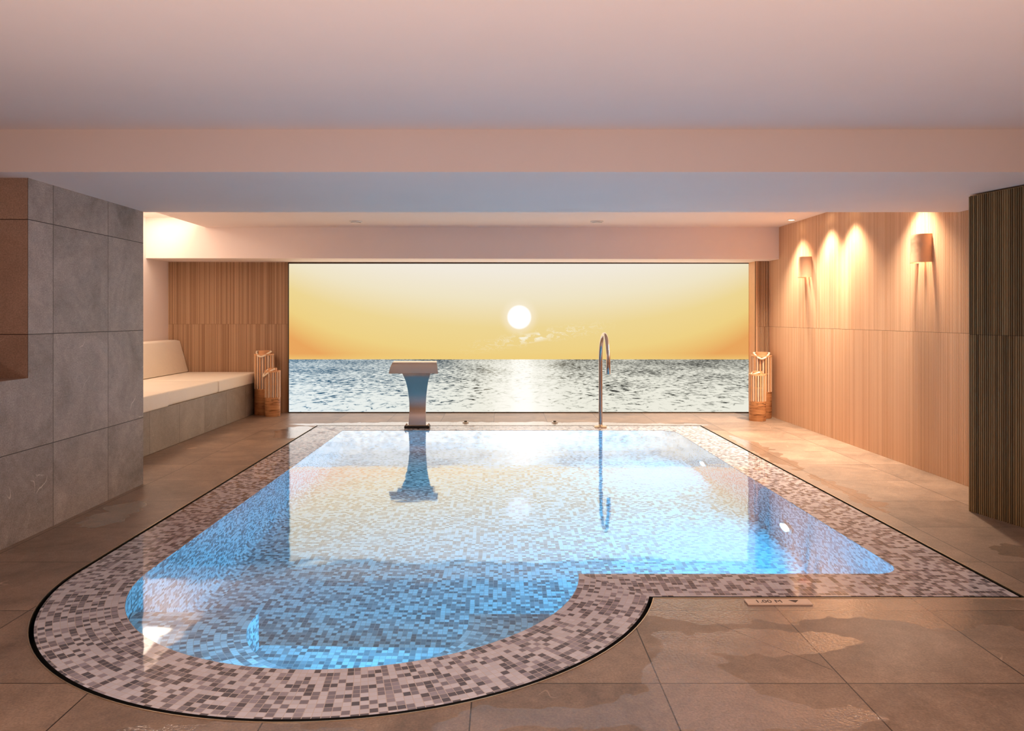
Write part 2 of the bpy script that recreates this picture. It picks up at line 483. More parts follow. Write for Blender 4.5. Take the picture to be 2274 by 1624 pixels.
FX0, FX1, FY0, FY1 = -4.35, 3.45, -3.6, 9.40
bm = bmesh.new()
hole = pool_outline(GAP)
def loop_edges(pts, z=0):
    vs = [bm.verts.new((x, y, z)) for x, y in pts]
    return vs, [bm.edges.new((vs[i], vs[(i + 1) % len(vs)])) for i in range(len(vs))]
ov, oe = loop_edges([(FX0, FY0), (FX1, FY0), (FX1, FY1), (FX0, FY1)])
hv, he = loop_edges(hole)
bmesh.ops.triangle_fill(bm, use_beauty=True, edges=oe + he)
low = [bm.verts.new((v.co.x, v.co.y, -.10)) for v in hv]
for i in range(len(hv)):
    j = (i + 1) % len(hv); bm.faces.new((hv[i], hv[j], low[j], low[i]))
planar_uv(bm)
o = fin('floor', bm, M['floor']); tag(o, 'warm brown stone slab floor around the pool, partly wet', 'floor', kind='structure')

# overflow channel: dark gutter under the slot, and its thin bright edging
bm = bmesh.new()
A, B = pool_outline(-.004), pool_outline(GAP + .002); n_ = len(A)
for z in (-.095,):
    va = [bm.verts.new((x, y, z)) for x, y in A]; vb = [bm.verts.new((x, y, z)) for x, y in B]
    for i in range(n_):
        j = (i + 1) % n_; bm.faces.new((va[i], va[j], vb[j], vb[i]))
w1 = [bm.verts.new((x, y, -.004)) for x, y in pool_outline(GAP - .001)]
w0 = [bm.verts.new((x, y, -.095)) for x, y in pool_outline(GAP - .001)]
for i in range(n_):
    j = (i + 1) % n_; bm.faces.new((w0[i], w0[j], w1[j], w1[i]))
o = fin('trim_1', bm, M['void']); tag(o, 'narrow black overflow slot running round the pool rim', 'drain', kind='structure')
bm = bmesh.new()
A, B = pool_outline(GAP - .001), pool_outline(GAP + .003)
for i in range(n_):
    j = (i + 1) % n_
    q = [(*A[i], .002), (*A[j], .002), (*B[j], .002), (*B[i], .002)]
    poly(bm, q); poly(bm, [(*A[i], -.02), (*A[j], -.02), (*A[j], .002), (*A[i], .002)])
    poly(bm, [(*B[i], -.001), (*B[j], -.001), (*B[j], .002), (*B[i], .002)])
o = fin('trim_2', bm, M['brass']); tag(o, 'thin bright metal edging along the overflow slot', 'edging', kind='structure')

# pool
pool = thing('swimming_pool', (0, 0, 0), 'indoor pool lined with grey and white mosaic, rounded bay at its near end', 'pool')
bm = bmesh.new(); XY = lambda c: (c.x, c.y)
a_o = math.asin((3.16 - PC[1]) / RO)
oc = Vector((PC[0] + RO * math.cos(a_o), 3.16)); ic = Vector((PC[0] + RI * math.cos(a_in), 3.44))
def ring_out(a):
    """outer end of the radial line at angle a, cut by the mitre"""
    if a <= a_o: return (PC[0] + RO * math.cos(a), PC[1] + RO * math.sin(a))
    d = Vector((math.cos(a), math.sin(a))); p = Vector(PC); e = ic - oc; q = oc - p
    den = d.x * e.y - d.y * e.x
    t = (q.x * e.y - q.y * e.x) / den
    return (p.x + d.x * t, p.y + d.y * t)
angs = [-PI + (a_o + PI) * i / 96 for i in range(97)] + [a_o + (a_in - a_o) * i / 6 for i in range(1, 7)]
def polar(c):
    a = math.atan2(c.y - PC[1], c.x - PC[0])
    if a > 1.5: a -= 2 * PI
    return (a * 1.15 + 40, math.hypot(c.x - PC[0], c.y - PC[1]))
for a, b in zip(angs, angs[1:]):
    q = [(PC[0] + RI * math.cos(a), PC[1] + RI * math.sin(a), 0), (*ring_out(a), 0), (*ring_out(b), 0), (PC[0] + RI * math.cos(b), PC[1] + RI * math.sin(b), 0)]
    if (Vector(q[1]) - Vector(q[0])).length < 1e-5: q = [q[0], q[2], q[3]]
    elif (Vector(q[2]) - Vector(q[3])).length < 1e-5: q = q[:3]
    poly(bm, q, polar)
fr = arc(1.71, 3.57, .13, -PI / 2, 0, 10); br = arc(1.62, 7.64, .16, 0, PI / 2, 10)
z3 = lambda pts: [(x, y, 0) for x, y in pts]
poly(bm, z3([tuple(oc), (2.165, 3.16)] + fr[5::-1] + [tuple(ic)]), XY)
poly(bm, z3([(2.165, 3.16), (2.13, 8.13)] + br[5::-1] + fr[:4:-1]), XY)
poly(bm, z3([(2.13, 8.13), (-1.985, 8.13), (-1.65, 7.80)] + br[:4:-1]), XY)
poly(bm, z3([(-1.985, 8.13), (-1.94, 3.495), (-1.63, 3.495), (-1.65, 7.80)]), lambda c: (c.x, c.y + .011))
# outer drop of the rim into the slot
A = pool_outline(0)
for i in range(len(A)):
    j = (i + 1) % len(A); poly(bm, [(*A[i], 0), (*A[j], 0), (*A[j], -.09), (*A[i], -.09)], lambda c: (c.x + c.y, c.z), 1)
fin('rim', bm, [M['rim'], M['void']], pool)
bm = bmesh.new()
prof = [(0, 0), (0, -.90), (.012, -.95), (.05, -.985), (.11, -1.0)]
loops = [[(x, y, z) for x, y in inner_outline(off)] for off, z in prof]
L0 = loops[0]; acc = [0]
for i in range(len(L0)): acc.append(acc[-1] + (Vector(L0[(i + 1) % len(L0)]) - Vector(L0[i])).length)
for k in range(len(prof) - 1):
    for i in range(len(L0)):
        j = (i + 1) % len(L0)
        q = [loops[k][i], loops[k][j], loops[k + 1][j], loops[k + 1][i]]
        u = [acc[i], acc[i + 1], acc[i + 1], acc[i]]; v = [prof[k][1] - prof[k][0]] * 2 + [prof[k + 1][1] - prof[k + 1][0]] * 2
        f = bm.faces.new([bm.verts.new(p) for p in q]); l = bm.loops.layers.uv.verify()
        for lp, uu, vv in zip(f.loops, u, v): lp[l].uv = (uu, vv)
fvs = [bm.verts.new(p) for p in loops[-1]]
es = [bm.edges.new((fvs[i], fvs[(i + 1) % len(fvs)])) for i in range(len(fvs))]
r = bmesh.ops.triangle_fill(bm, use_beauty=True, edges=es)
for g in r['geom']:
    if isinstance(g, bmesh.types.BMFace): uvface(bm, g, XY)
fin('basin', bm, M['basin'], pool)
def hshoe(z, zb, name, rin, cin, yb):
    bm = bmesh.new(); N = 48; RR = RI - .004
    ai0 = math.asin((yb - cin[1]) / rin) if abs(yb - cin[1]) < rin else 0
    ao0 = math.asin((yb - PC[1]) / RR)
    inn = [(cin[0] + rin * math.cos(a), cin[1] + rin * math.sin(a)) for a in [ai0 + (-PI - 2 * ai0) * i / N for i in range(N + 1)]]
    out = [(PC[0] + RR * math.cos(a), PC[1] + RR * math.sin(a)) for a in [ao0 + (-PI - 2 * ao0) * i / N for i in range(N + 1)]]
    lip = .02
    for i in range(N):
        l = bm.loops.layers.uv.verify()
        def quad(ps, us):
            f = bm.faces.new([bm.verts.new(p) for p in ps])
            for lp, u in zip(f.loops, us): lp[l].uv = u
        wd = [math.hypot(out[k][0] - inn[k][0], out[k][1] - inn[k][1]) for k in (i, i + 1)]
        u0, u1 = i * PI / N * .78, (i + 1) * PI / N * .78
        quad([(*inn[i], z), (*inn[i + 1], z), (*out[i + 1], z), (*out[i], z)], [(u0, 0), (u1, 0), (u1, wd[1]), (u0, wd[0])])
        quad([(*inn[i], z), (*inn[i + 1], z), (*inn[i + 1], zb), (*inn[i], zb)], [(u0, 0), (u1, 0), (u1, z - zb), (u0, z - zb)])
    for k in (0, N):
        quad([(*inn[k], z), (*out[k], z), (*out[k], zb), (*inn[k], zb)], [(0, 0), (.5, 0), (.5, z - zb), (0, z - zb)])
    return fin(name, bm, M['basin'], pool)
hshoe(-.30, -1.0, 'seat_ledge', .46, (-.60, 3.2), 3.27)
bm = bmesh.new()
pl = [(-1.055, 3.30), (-.145, 3.30)] + arc(-.60, 3.2, .455, 0, -PI, 32)
f = poly(bm, [(x, y, -.66) for x, y in pl], XY)
for i in range(len(pl)):
    j = (i + 1) % len(pl); poly(bm, [(*pl[i], -.66), (*pl[j], -.66), (*pl[j], -1), (*pl[i], -1)], lambda c: (c.x, c.z))
fin('step', bm, M['basin'], pool)
bm = bmesh.new()
vs = [bm.verts.new((x, y, -.0015)) for x, y in inner_outline(.0008)]
es = [bm.edges.new((vs[i], vs[(i + 1) % len(vs)])) for i in range(len(vs))]
bmesh.ops.triangle_fill(bm, use_beauty=True, edges=es)
for f in bm.faces:
    if f.normal.z < 0: f.normal_flip()
me = bpy.data.meshes.new('pool_water'); bm.normal_update()
for f in bm.faces:
    if f.normal.z < 0: f.normal_flip()
bm.to_mesh(me); bm.free(); me.materials.append(M['water'])
o = bpy.data.objects.new('pool_water', me); C.objects.link(o)
tag(o, 'calm blue lit water filling the mosaic pool to the brim', 'water', kind='stuff')

# walls, ceiling
def slab(name, boxes, material, label, cat, uv=True):
    bm = bmesh.new()
    for b in boxes: box(bm, *b)
    if uv: planar_uv(bm)
    return tag(fin(name, bm, material), label, cat, kind='structure')
ZB = 1.912
bm = bmesh.new()
box(bm, -4.2, -2.52, 4.01, 5.297, 0, ZB); box(bm, -2.84, -2.52, FY0, 4.01, 0, .847)
planar_uv(bm)
for f in bm.faces:
    c = f.calc_center_median()
    if abs(f.normal.y) > .9 and abs(c.y - 4.01) < .01 and c.x < -3.0: f.material_index = 1
    if f.normal.z > .9 and c.z < 1: f.material_index = 1
o = fin('wall_left', bm, [M['stone'], M['brownstone']]); tag(o, 'grey stone slab wall at left with a tall opening over a sill', 'wall', kind='structure')
slab('wall_alcove', [(-4.35, -4.09, 5.297, 9.40, 0, 2.42)], M['plaster'], 'pale plaster side wall above the cream bench', 'wall')
slab('wall_outer', [(-4.35, -4.2, FY0, 5.297, 0, 2.3)], M['brownstone'], 'brown tiled wall seen deep inside the left opening', 'wall')
slab('wall_rear', [(FX0, FX1, FY0 - .1, FY0 + .1, 0, 2.3)], M['brownstone'], 'brown stone wall behind the camera', 'wall')
slab('wall_back', [(-4.35, 3.45, 9.262, 9.40, 0, 1.86)], M['groove'], 'dark backing wall behind the battens and the glowing picture', 'wall')
slab('ceiling', [(FX0, FX1, FY0, 3.85, 2.13, 2.45)], M['plaster'], 'low pinkish plaster ceiling nearest the camera', 'ceiling')
slab('ceiling_beam', [(FX0, FX1, 3.85, 5.32, ZB, 2.45)], M['plaster'], 'broad dropped ceiling beam across the room', 'beam')
slab('ceiling_recess', [(-3.41, FX1, 5.32, 8.70, 2.205, 2.45), (FX0, -3.41, 5.32, 8.70, 2.316, 2.45)], M['plaster'], 'raised strip of ceiling behind the dropped beam', 'ceiling')
bm = bmesh.new()
vs = [bm.verts.new(p) for p in ((-4.09, 8.66, 1.850), (3.20, 8.66, 1.838), (3.20, 9.40, 1.838), (-4.09, 9.40, 1.850), (-4.09, 8.66, 2.42), (3.20, 8.66, 2.42), (3.20, 9.40, 2.42), (-4.09, 9.40, 2.42))]
for q in ((3, 2, 1, 0), (4, 5, 6, 7), (0, 1, 5, 4), (1, 2, 6, 5), (2, 3, 7, 6), (3, 0, 4, 7)): bm.faces.new([vs[i] for i in q])
tag(fin('bulkhead', bm, M['plaster']), 'plaster bulkhead hanging above the glowing seascape', 'bulkhead', kind='structure')
RB = [(0, 1.058), (1.0605, 2.30)]
wr = battens('wall_right', (3.24, 4.0), (3.18, 8.985), (-1, 0), [(0.0, 1.058), (1.0605, 2.42)], M['oak'])
tag(wr, 'right wall of fine upright oak battens washed by downlights', 'wall', kind='structure')
o = battens('wall_return', (3.185, 8.98), (3.018, 8.98), (0, -1), [(0, 1.058), (1.0605, 1.845)], M['walnut'])
tag(o, 'narrow brown battened return at the right of the seascape', 'wall', kind='structure')
slab('trim_3', [(3.018, 3.045, 8.975, 9.262, 0, 1.842)], M['bamboo'], 'smooth wooden jamb at the right edge of the seascape', 'jamb')
o = battens('wall_battens', (-4.09, 9.245), (-2.625, 9.245), (0, -1), [(0, 1.086), (1.0885, 1.85)], M['walnut'])
tag(o, 'brown battened back wall behind the bench', 'wall', kind='structure')
d_ = Vector((.08, -.36)).normalized(); c0 = Vector((2.826, 4.56)); c1 = c0 + d_ * .727; c2 = c0 + d_ * 1.85
bm = bmesh.new()
e = Vector((-d_.y * -1, d_.x * -1))
nn = Vector((d_.y, -d_.x)).normalized()
if nn.x > 0: nn = -nn
k0, k1, k2 = c0 - nn * .004, c1 - nn * .004, c2 - nn * .004
prism(bm, [tuple(k0), tuple(k1), (3.45, k1.y), (3.45, k0.y)], 0, 1.905)
prism(bm, [tuple(k1), tuple(k2), (3.45, k2.y), (3.45, k1.y)], 0, 2.13)
col = fin('wall_column', bm, M['dark']); tag(col, 'dark battened pier standing at the right edge', 'pier', kind='structure')
o = battens('pier_battens', c0, c1, nn, [(0, 1.065), (1.0675, 1.898)], M['dark'], pitch=.0145, depth=.009, face=.55, back='deep'); tag(o, 'dark fluted cladding on the pier at the right edge', 'cladding', kind='structure')
o = battens('pier_battens', c1, c2, nn, [(0, 1.065), (1.0675, 2.12)], M['dark'], pitch=.0145, depth=.009, face=.55, back='deep'); tag(o, 'dark fluted cladding on the near flank of the right pier', 'cladding', kind='structure')
slab('wall_near', [(3.24, 3.45, FY0, 4.05, 0, 2.13)], M['plaster'], 'plain wall on the right beside the camera', 'wall')

# ------------------------------------------------------------------ glowing picture
pic = thing('light_panel', (0, 9.245, 0), 'huge backlit picture of a low sun over a glittering sea', 'light panel')
bm = bmesh.new(); box(bm, -2.608, 3.022, -.012, .010, .012, 1.826)
fin('picture', bm, M['screen'], pic)
bm = bmesh.new()
box(bm, -2.622, 3.034, -.016, .012, 0, .012); box(bm, -2.622, 3.034, -.016, .012, 1.826, 1.838)
box(bm, -2.622, -2.608, -.016, .012, .012, 1.826); box(bm, 3.022, 3.034, -.016, .012, .012, 1.826)
fin('frame', bm, M['frame'], pic)

# ------------------------------------------------------------------ bench
bm = bmesh.new(); box(bm, -4.089, -3.0, 5.30, 9.235, 0, .372, .004, 1)
m_bench = m_stone('bench_stone', srgb(134, 118, 102), srgb(172, 154, 136), .596, 6.42, .8, -.2, srgb(78, 64, 54), .5)
planar_uv(bm)
o = fin('bench', bm, m_bench); tag(o, 'long stone clad bench plinth along the left alcove', 'bench')
def cushion(name, b, bev, label, taper=0):
    bm = bmesh.new(); box(bm, *b)
    bmesh.ops.bevel(bm, geom=bm.edges[:], offset=bev, segments=4, profile=.6, affect='EDGES')
    c = Vector(((b[0] + b[1]) / 2, (b[2] + b[3]) / 2, b[4]))
    bmesh.ops.translate(bm, verts=bm.verts[:], vec=-c)
    o = fin(name, bm, M['cream'], None, True); o.location = c
    tag(o, label, 'cushion', 'seat cushions on the stone bench'); return o
cushion('seat_cushion', (-4.085, -2.994, 7.972, 9.225, .373, .503), .022, 'cream seat cushion at the far end of the bench beside the lanterns')
cushion('seat_cushion', (-4.085, -2.996, 6.745, 7.966, .373, .503), .022, 'cream seat cushion in the middle of the bench')
cushion('seat_cushion', (-4.085, -2.978, 5.31, 6.738, .373, .507), .014, 'nearest cream seat cushion, cut off by the grey stone wall')
def back_cushion(y0, y1, label):
    bm = bmesh.new()
    pr = [(-4.085, .508), (-3.83, .508), (-3.935, .885), (-4.0, .895), (-4.085, .895)]
    a = [bm.verts.new((x, y0, z)) for x, z in pr]; b = [bm.verts.new((x, y1, z)) for x, z in pr]
    bm.faces.new(a); bm.faces.new(b)
    for i in range(5): bm.faces.new((a[i], a[(i + 1) % 5], b[(i + 1) % 5], b[i]))
    bmesh.ops.bevel(bm, geom=bm.edges[:], offset=.012, segments=3, profile=.6, affect='EDGES')
    c = Vector((-3.96, (y0 + y1) / 2, .505)); bmesh.ops.translate(bm, verts=bm.verts[:], vec=-c)
    o = fin('back_cushion', bm, M['cream'], None, True); o.location = c
    return tag(o, label, 'cushion')
back_cushion(5.6, 9.215, 'long sloping cream backrest cushion leaning on the plaster wall')

# ------------------------------------------------------------------ lanterns
def lantern(loc, r, hb, hr, hc, label, rot, handle):
    t = thing('lantern', loc, label, 'lantern', 'bamboo lanterns beside the seascape', rot)
    bm = bmesh.new(); lathe(bm, [(r * .93, 0), (r * .965, .006), (r * .97, hb - .01), (r * .985, hb), (r * .8, hb)], 40)
    fin('drum', bm, M['bark'], t, True, 40)
    ns = 22; sw = 2 * PI * r / ns * .62
    sm = None
    for i in range(ns):
        a = 2 * PI * i / ns
        if sm is None or i == 1:
            bm = bmesh.new(); box(bm, -.0035, .0035, -sw / 2, sw / 2, 0, hr - hb - .01, .0015, 1)
            me0 = bpy.data.meshes.new('slat'); bm.to_mesh(me0); bm.free()
            me0.materials.append(M['bamboo'] if i == 0 else M['pale_bamboo'])
            if i == 0: sm = [me0]
            else: sm.append(me0)
        o = bpy.data.objects.new('slat', sm[min(i % 2, len(sm) - 1)]); C.objects.link(o); o.parent = t
        bul = 1.0
        o.location = (r * .965 * math.cos(a), r * .965 * math.sin(a), hb - .002); o.rotation_euler = (0, 0, a)
    bm = bmesh.new(); lathe(bm, [(r * .86, hr - .018), (r, hr - .018), (r * 1.01, hr - .009), (r, hr), (r * .86, hr), (r * .86, hr - .018)], 40, close=False)
    fin('top_ring', bm, M['bamboo'], t, True, 40)
    bm = bmesh.new(); zc = (hb + hr) / 2; lathe(bm, [(r * .90, zc - .004), (r * .945, zc - .004), (r * .945, zc + .004), (r * .90, zc + .004), (r * .90, zc - .004)], 40, close=False)
    fin('binding_hoop', bm, M['bamboo'], t)
    bm = bmesh.new(); lathe(bm, [(r * .46, hr - .016), (r * .88, hr - .016), (r * .88, hr - .012), (r * .56, hr - .010), (r * .56, hc), (r * .50, hc), (r * .46, hr)], 36, close=False)
    fin('collar', bm, M['bamboo'], t, True, 40)
    bm = bmesh.new(); lathe(bm, [(r * .60, hb + .002), (r * .62, hb + .002), (r * .62, hr - .03), (r * .60, hr - .03), (r * .60, hb + .002)], 32, close=False)
    fin('glass_cylinder', bm, M['frost'], t, True, 40)
    # rope handle hanging forward from the collar
    w = r * .74; sag, fwd = handle
    pts = [(-w * .80, 0, hc - .012)]
    for i in range(17):
        q = i / 16; x = -w + 2 * w * q; s_ = math.sin(PI * q)
        pts.append((x * (1.0 - .10 * s_), -fwd * s_ ** .6 - .01, hc - .012 - sag * s_ ** .85))
    pts.append((w * .80, 0, hc - .012))
    bm = bmesh.new(); tube(bm, pts, .0105, 10)
    fin('rope_handle', bm, M['rope'], t, True)
    for sx in (-1, 1):
        bm = bmesh.new(); tube(bm, [(sx * r * .52, 0, hc - .012), (sx * w * .84, 0, hc - .012)], .010, 10)
        fin('toggle', bm, M['black'], t, True, 40)
    return t
lantern((-2.872, 9.105, 0), .117, .312, .732, .770, 'tall bamboo lantern by the bench end, left of the seascape', .0, (.058, .118))
lantern((-2.722, 8.945, 0), .092, .225, .540, .570, 'short bamboo lantern in front of the tall one at left', -.9, (.085, .10))
lantern((3.026, 8.80, 0), .117, .308, .728, .766, 'tall bamboo lantern in the right corner behind the short one', -.30, (.064, .120))
lantern((2.894, 8.55, 0), .095, .224, .530, .560, 'short bamboo lantern at the right edge of the seascape, standing in front', -1.5, (.03, .05))

# ------------------------------------------------------------------ waterfall spout
sp = thing('waterfall_spout', (-.897, 8.0, 0), 'brushed steel cascade spout on the far pool rim', 'pool spout')
bm = bmesh.new()
prof = [(-.035, .030, .185), (-.012, .10, .178), (.004, .18, .172), (.008, .26, .176), (0, .34, .188), (-.02, .42, .208), (-.052, .50, .238), (-.10, .575, .290), (-.15, .625, .34), (-.19, .65, .37)]
front = []; back = []
for i, (y, z, w) in enumerate(prof):
    a, b = prof[max(i - 1, 0)], prof[min(i + 1, len(prof) - 1)]
    d = Vector((b[0] - a[0], b[1] - a[1])).normalized(); nrm = Vector((d.y, -d.x))
    th = .022
    front.append([(-w / 2, y, z), (w / 2, y, z)]); back.append([(-w / 2, y + nrm.x * th, z + nrm.y * th), (w / 2, y + nrm.x * th, z + nrm.y * th)])
def strip(bm, F, B):
    V = [[bm.verts.new(p) for p in f] + [bm.verts.new(p) for p in b] for f, b in zip(F, B)]
    for P, Q in zip(V, V[1:]):
        bm.faces.new((P[0], P[1], Q[1], Q[0])); bm.faces.new((P[3], P[2], Q[2], Q[3]))
        bm.faces.new((P[1], P[3], Q[3], Q[1])); bm.faces.new((P[2], P[0], Q[0], Q[2]))
    bm.faces.new((V[0][0], V[0][1], V[0][3], V[0][2])); bm.faces.new((V[-1][0], V[-1][1], V[-1][3], V[-1][2]))
strip(bm, front, back)
fin('neck', bm, M['steel'], sp, True, 35)
bm = bmesh.new()
prof = [(-.10, .705, .43), (-.17, .718, .436), (-.235, .715, .445), (-.285, .700, .458), (-.325, .672, .475), (-.355, .640, .488), (-.375, .604, .50)]
F = []; B = []
for i, (y, z, w) in enumerate(prof):
    a, b = prof[max(i - 1, 0)], prof[min(i + 1, len(prof) - 1)]
    d = Vector((b[0] - a[0], b[1] - a[1])).normalized(); nrm = Vector((-d.y, d.x)) * -1
    if nrm.y > 0: nrm = -nrm
    th = .018 if i < 6 else .008
    F.append([(-w / 2, y, z), (w / 2, y, z)]); B.append([(-w / 2 + .004, y - d.y * -1 * 0 + nrm.x * th, z + nrm.y * th), (w / 2 - .004, y + nrm.x * th, z + nrm.y * th)])
strip(bm, F, B)
fin('lip', bm, M['steel'], sp, True, 50)
# closed throat joining the neck and the lip
bm = bmesh.new()
a = [bm.verts.new(p) for p in ((-.17, -.19, .655), (.17, -.19, .655), (.19, -.105, .60), (-.19, -.105, .60))]
b = [bm.verts.new(p) for p in ((-.205, -.20, .695), (.205, -.20, .695), (.20, -.085, .70), (-.20, -.085, .70))]
bm.faces.new(a); bm.faces.new(b)
for i in range(4): bm.faces.new((a[i], a[(i + 1) % 4], b[(i + 1) % 4], b[i]))
fin('throat', bm, M['steel'], sp)
bm = bmesh.new(); box(bm, -.132, .132, -.075, .045, .001, .026, .003, 1)
fin('base_plate', bm, M['black'], sp)
bm = bmesh.new(); box(bm, -.105, .105, -.060, .032, .026, .034, .002, 1)
fin('foot_flange', bm, M['brass'], sp)
for sx in (-1, 1):
    for y in (-.055, .030):
        bm = bmesh.new(); lathe(bm, [(.009, .026), (.009, .036), (.006, .042), (0, .043)], 12, (sx * .118, y)); fin('bolt', bm, M['chrome'], sp, True, 40)

# ------------------------------------------------------------------ swan neck shower
sh = thing('shower_pipe', (1.048, 8.03, 0), 'slim steel swan neck pipe on the far pool rim', 'pool shower')
bm = bmesh.new(); lathe(bm, [(.068, .001), (.068, .010), (.060, .016), (.024, .018), (.0205, .03)], 36); fin('base_flange', bm, M['brass'], sh, True, 40)
RZ, RR = .70, .295
pts = [(0, 0, z) for z in (.012, .2, .4, .6)] + [(0, -RR + RR * math.cos(a), RZ + RR * math.sin(a)) for a in [PI * i / 36 * 1.015 for i in range(37)]]
e0, e1 = Vector(pts[-2]), Vector(pts[-1]); dd = (e1 - e0).normalized()
bm = bmesh.new(); tube(bm, pts, .0205, 24, cap=False); fin('pipe', bm, M['chrome'], sh, True)
bm = bmesh.new(); tube(bm, [e1 - dd * .004, e1 + dd * .001, e1 + dd * .0012, e1 + dd * .075, e1 + dd * .078], [.0205, .0205, .0212, .0212, .019], 24); fin('nozzle', bm, M['chrome'], sh, True, 40)

# push buttons on the far deck
for x, lab in ((-.405, 'small round metal push button on the far deck near the cascade spout'), (.585, 'small round metal push button on the far deck near the swan neck pipe')):
    t = thing('push_button', (x, 8.375, 0), lab, 'button', 'push buttons on the far deck')
    bm = bmesh.new(); lathe(bm, [(.036, .001), (.036, .005), (.030, .009), (.020, .010)], 28, close=True); fin('flange', bm, M['chrome'], t, True, 40)
    bm = bmesh.new(); lathe(bm, [(.017, .006), (.017, .018), (.013, .022), (0, .023)], 24); fin('knob', bm, M['frame'], t, True, 40)

# ------------------------------------------------------------------ wall lamps
def wall_x(y): return 3.24 + (3.18 - 3.24) * (y - 4.0) / 4.985 - .006
def sconce(y, label):
    x = wall_x(y)
    t = thing('wall_lamp', (x, y, 1.585), label, 'wall lamp', 'clay wall lamps on the battened wall')
    bm = bmesh.new(); N = 28; hw, pr, th, H = .091, .100, .006, .213
    def ring(z, k, ins):
        return [bm.verts.new((-(pr * k - ins) * max(0, math.cos(a)) ** .75 if abs(a) < PI / 2 - 1e-6 else 0, (hw * (1 if k <= 1 else 1.0) - ins) * math.sin(a) + .0, z)) for a in [-PI / 2 + PI * i / N for i in range(N + 1)]]
    zs = [(0, 1.05), (.03, 1.02), (.08, .985), (.15, .975), (.20, .99), (H, .985)]
    O = [ring(z, k, 0) for z, k in zs]; I = [ring(z, k, th) for z, k in zs]
    for S in (O, I):
        for P, Q in zip(S, S[1:]):
            for i in range(N): bm.faces.new((P[i], P[i + 1], Q[i + 1], Q[i]))
    for k in (0, -1):
        for i in range(N): bm.faces.new((O[k][i], O[k][i + 1], I[k][i + 1], I[k][i]))
    for e in (0, N):
        for k in range(len(zs) - 1): bm.faces.new((O[k][e], O[k + 1][e], I[k + 1][e], I[k][e]))
    fin('shade', bm, M['clay'], t, True, 50)
    bm = bmesh.new(); box(bm, -.012, -.001, -.03, .03, .06, .15, .003, 1); fin('back_plate', bm, M['white'], t)
    bm = bmesh.new(); lathe(bm, [(0, .082), (.010, .085), (.014, .10), (.010, .115), (0, .12)], 16, (-.036, 0), close=False); fin('bulb', bm, M['bulb'], t, True)
    bm = bmesh.new(); tube(bm, [(-.008, 0, .075), (-.036, 0, .075), (-.036, 0, .084)], .007, 10); fin('lamp_holder', bm, M['white'], t, True)
    return t
sconce(7.859, 'clay wall lamp farther from the camera, near the bulkhead')
sconce(5.727, 'clay wall lamp nearer the camera, casting a long shadow down the battens')

# ceiling fittings
def downlight(x, y, label):
    t = thing('downlight', (x, y, 2.205), label, 'downlight', 'recessed downlights over the battened wall')
    bm = bmesh.new(); lathe(bm, [(.030, -.0005), (.042, -.0005), (.042, -.004), (.032, -.006), (.030, -.003), (.030, -.0005)], 28, close=False); fin('bezel', bm, M['white'], t, True, 40)
    bm = bmesh.new(); lathe(bm, [(.0302, -.002), (0, -.002)], 24, close=False); fin('lamp', bm, M['bulb'], t)
DL = [(3.065, 7.99), (3.09, 7.31), (3.095, 6.83), (3.11, 5.74)]
for (x, y), l in zip(DL, ('lit recessed downlight in the far right corner of the recessed ceiling', 'second recessed downlight from the bulkhead above the battens', 'third recessed downlight from the bulkhead above the battens', 'recessed downlight directly above the nearer clay wall lamp')):
    downlight(x, y, l)
for x, l in ((-1.575, 'round ceiling valve above the cascade spout'), (1.02, 'round ceiling valve above the swan neck pipe')):
    t = thing('ceiling_valve', (x, 8.12, 2.205), l, 'ceiling valve', 'round valves in the recessed ceiling')
    bm = bmesh.new(); lathe(bm, [(.062, -.0005), (.070, -.0005), (.070, -.006), (.058, -.012), (.054, -.004)], 36, close=False); fin('collar', bm, M['white'], t, True, 40)
    bm = bmesh.new(); lathe(bm, [(0, -.018), (.040, -.018), (.044, -.014), (.030, -.006), (.020, -.001), (0, -.001)], 32, close=False); fin('disc', bm, M['white'], t, True, 40)
    bm = bmesh.new(); lathe(bm, [(.0535, -.0015), (.018, -.0015)], 32, close=False); fin('throat', bm, M['grey'], t)

# underwater lamps in the right pool wall
def pool_wall_x(y): return 1.84 + (1.78 - 1.84) * (y - 3.57) / 4.07
for y, l in ((4.80, 'bright underwater lamp in the right pool wall, nearer the camera'), (6.67, 'bright underwater lamp in the right pool wall, farther from the camera')):
    x = pool_wall_x(y) - .002
    t = thing('underwater_lamp', (x, y, -.60), l, 'underwater lamp', 'underwater lamps in the right pool wall')
    t.rotation_euler = (0, -PI / 2, 0)
    bm = bmesh.new(); lathe(bm, [(.058, .0), (.088, .0), (.088, .010), (.072, .020), (.058, .014), (.058, .0)], 36, close=False); fin('bezel', bm, M['chrome'], t, True, 40)
    bm = bmesh.new(); lathe(bm, [(.0585, .006), (.04, .014), (0, .017)], 28, close=False); fin('lens', bm, M['lens'], t, True)

# ------------------------------------------------------------------ depth plate
t = thing('depth_sign', (1.13, 3.088, 0), 'small pale plate reading 1.00 M set in the floor beside the pool edge', 'sign')
def pix(u, v): y = 1960 / (v - 705); return ((u - 1115) * y / 1675 - 1.13, y - 3.088)
x0, x1, y0, y1 = pix(1610, 1329)[0], pix(1696, 1329)[0] , pix(1610, 1341.5)[1], pix(1610, 1329)[1]
bm = bmesh.new(); box(bm, -.132, .132, -.028, .028, .0005, .007, .001, 1); fin('plate', bm, M['sign'], t)
cu = bpy.data.curves.new('lettering', 'FONT'); cu.body = '1.00 M'; cu.size = .040; cu.align_x = 'LEFT'; cu.align_y = 'CENTER'; cu.extrude = .0004
tx = bpy.data.objects.new('tmp', cu); C.objects.link(tx)
dg = bpy.context.evaluated_depsgraph_get(); me = bpy.data.meshes.new_from_object(tx.evaluated_get(dg)); bpy.data.objects.remove(tx)
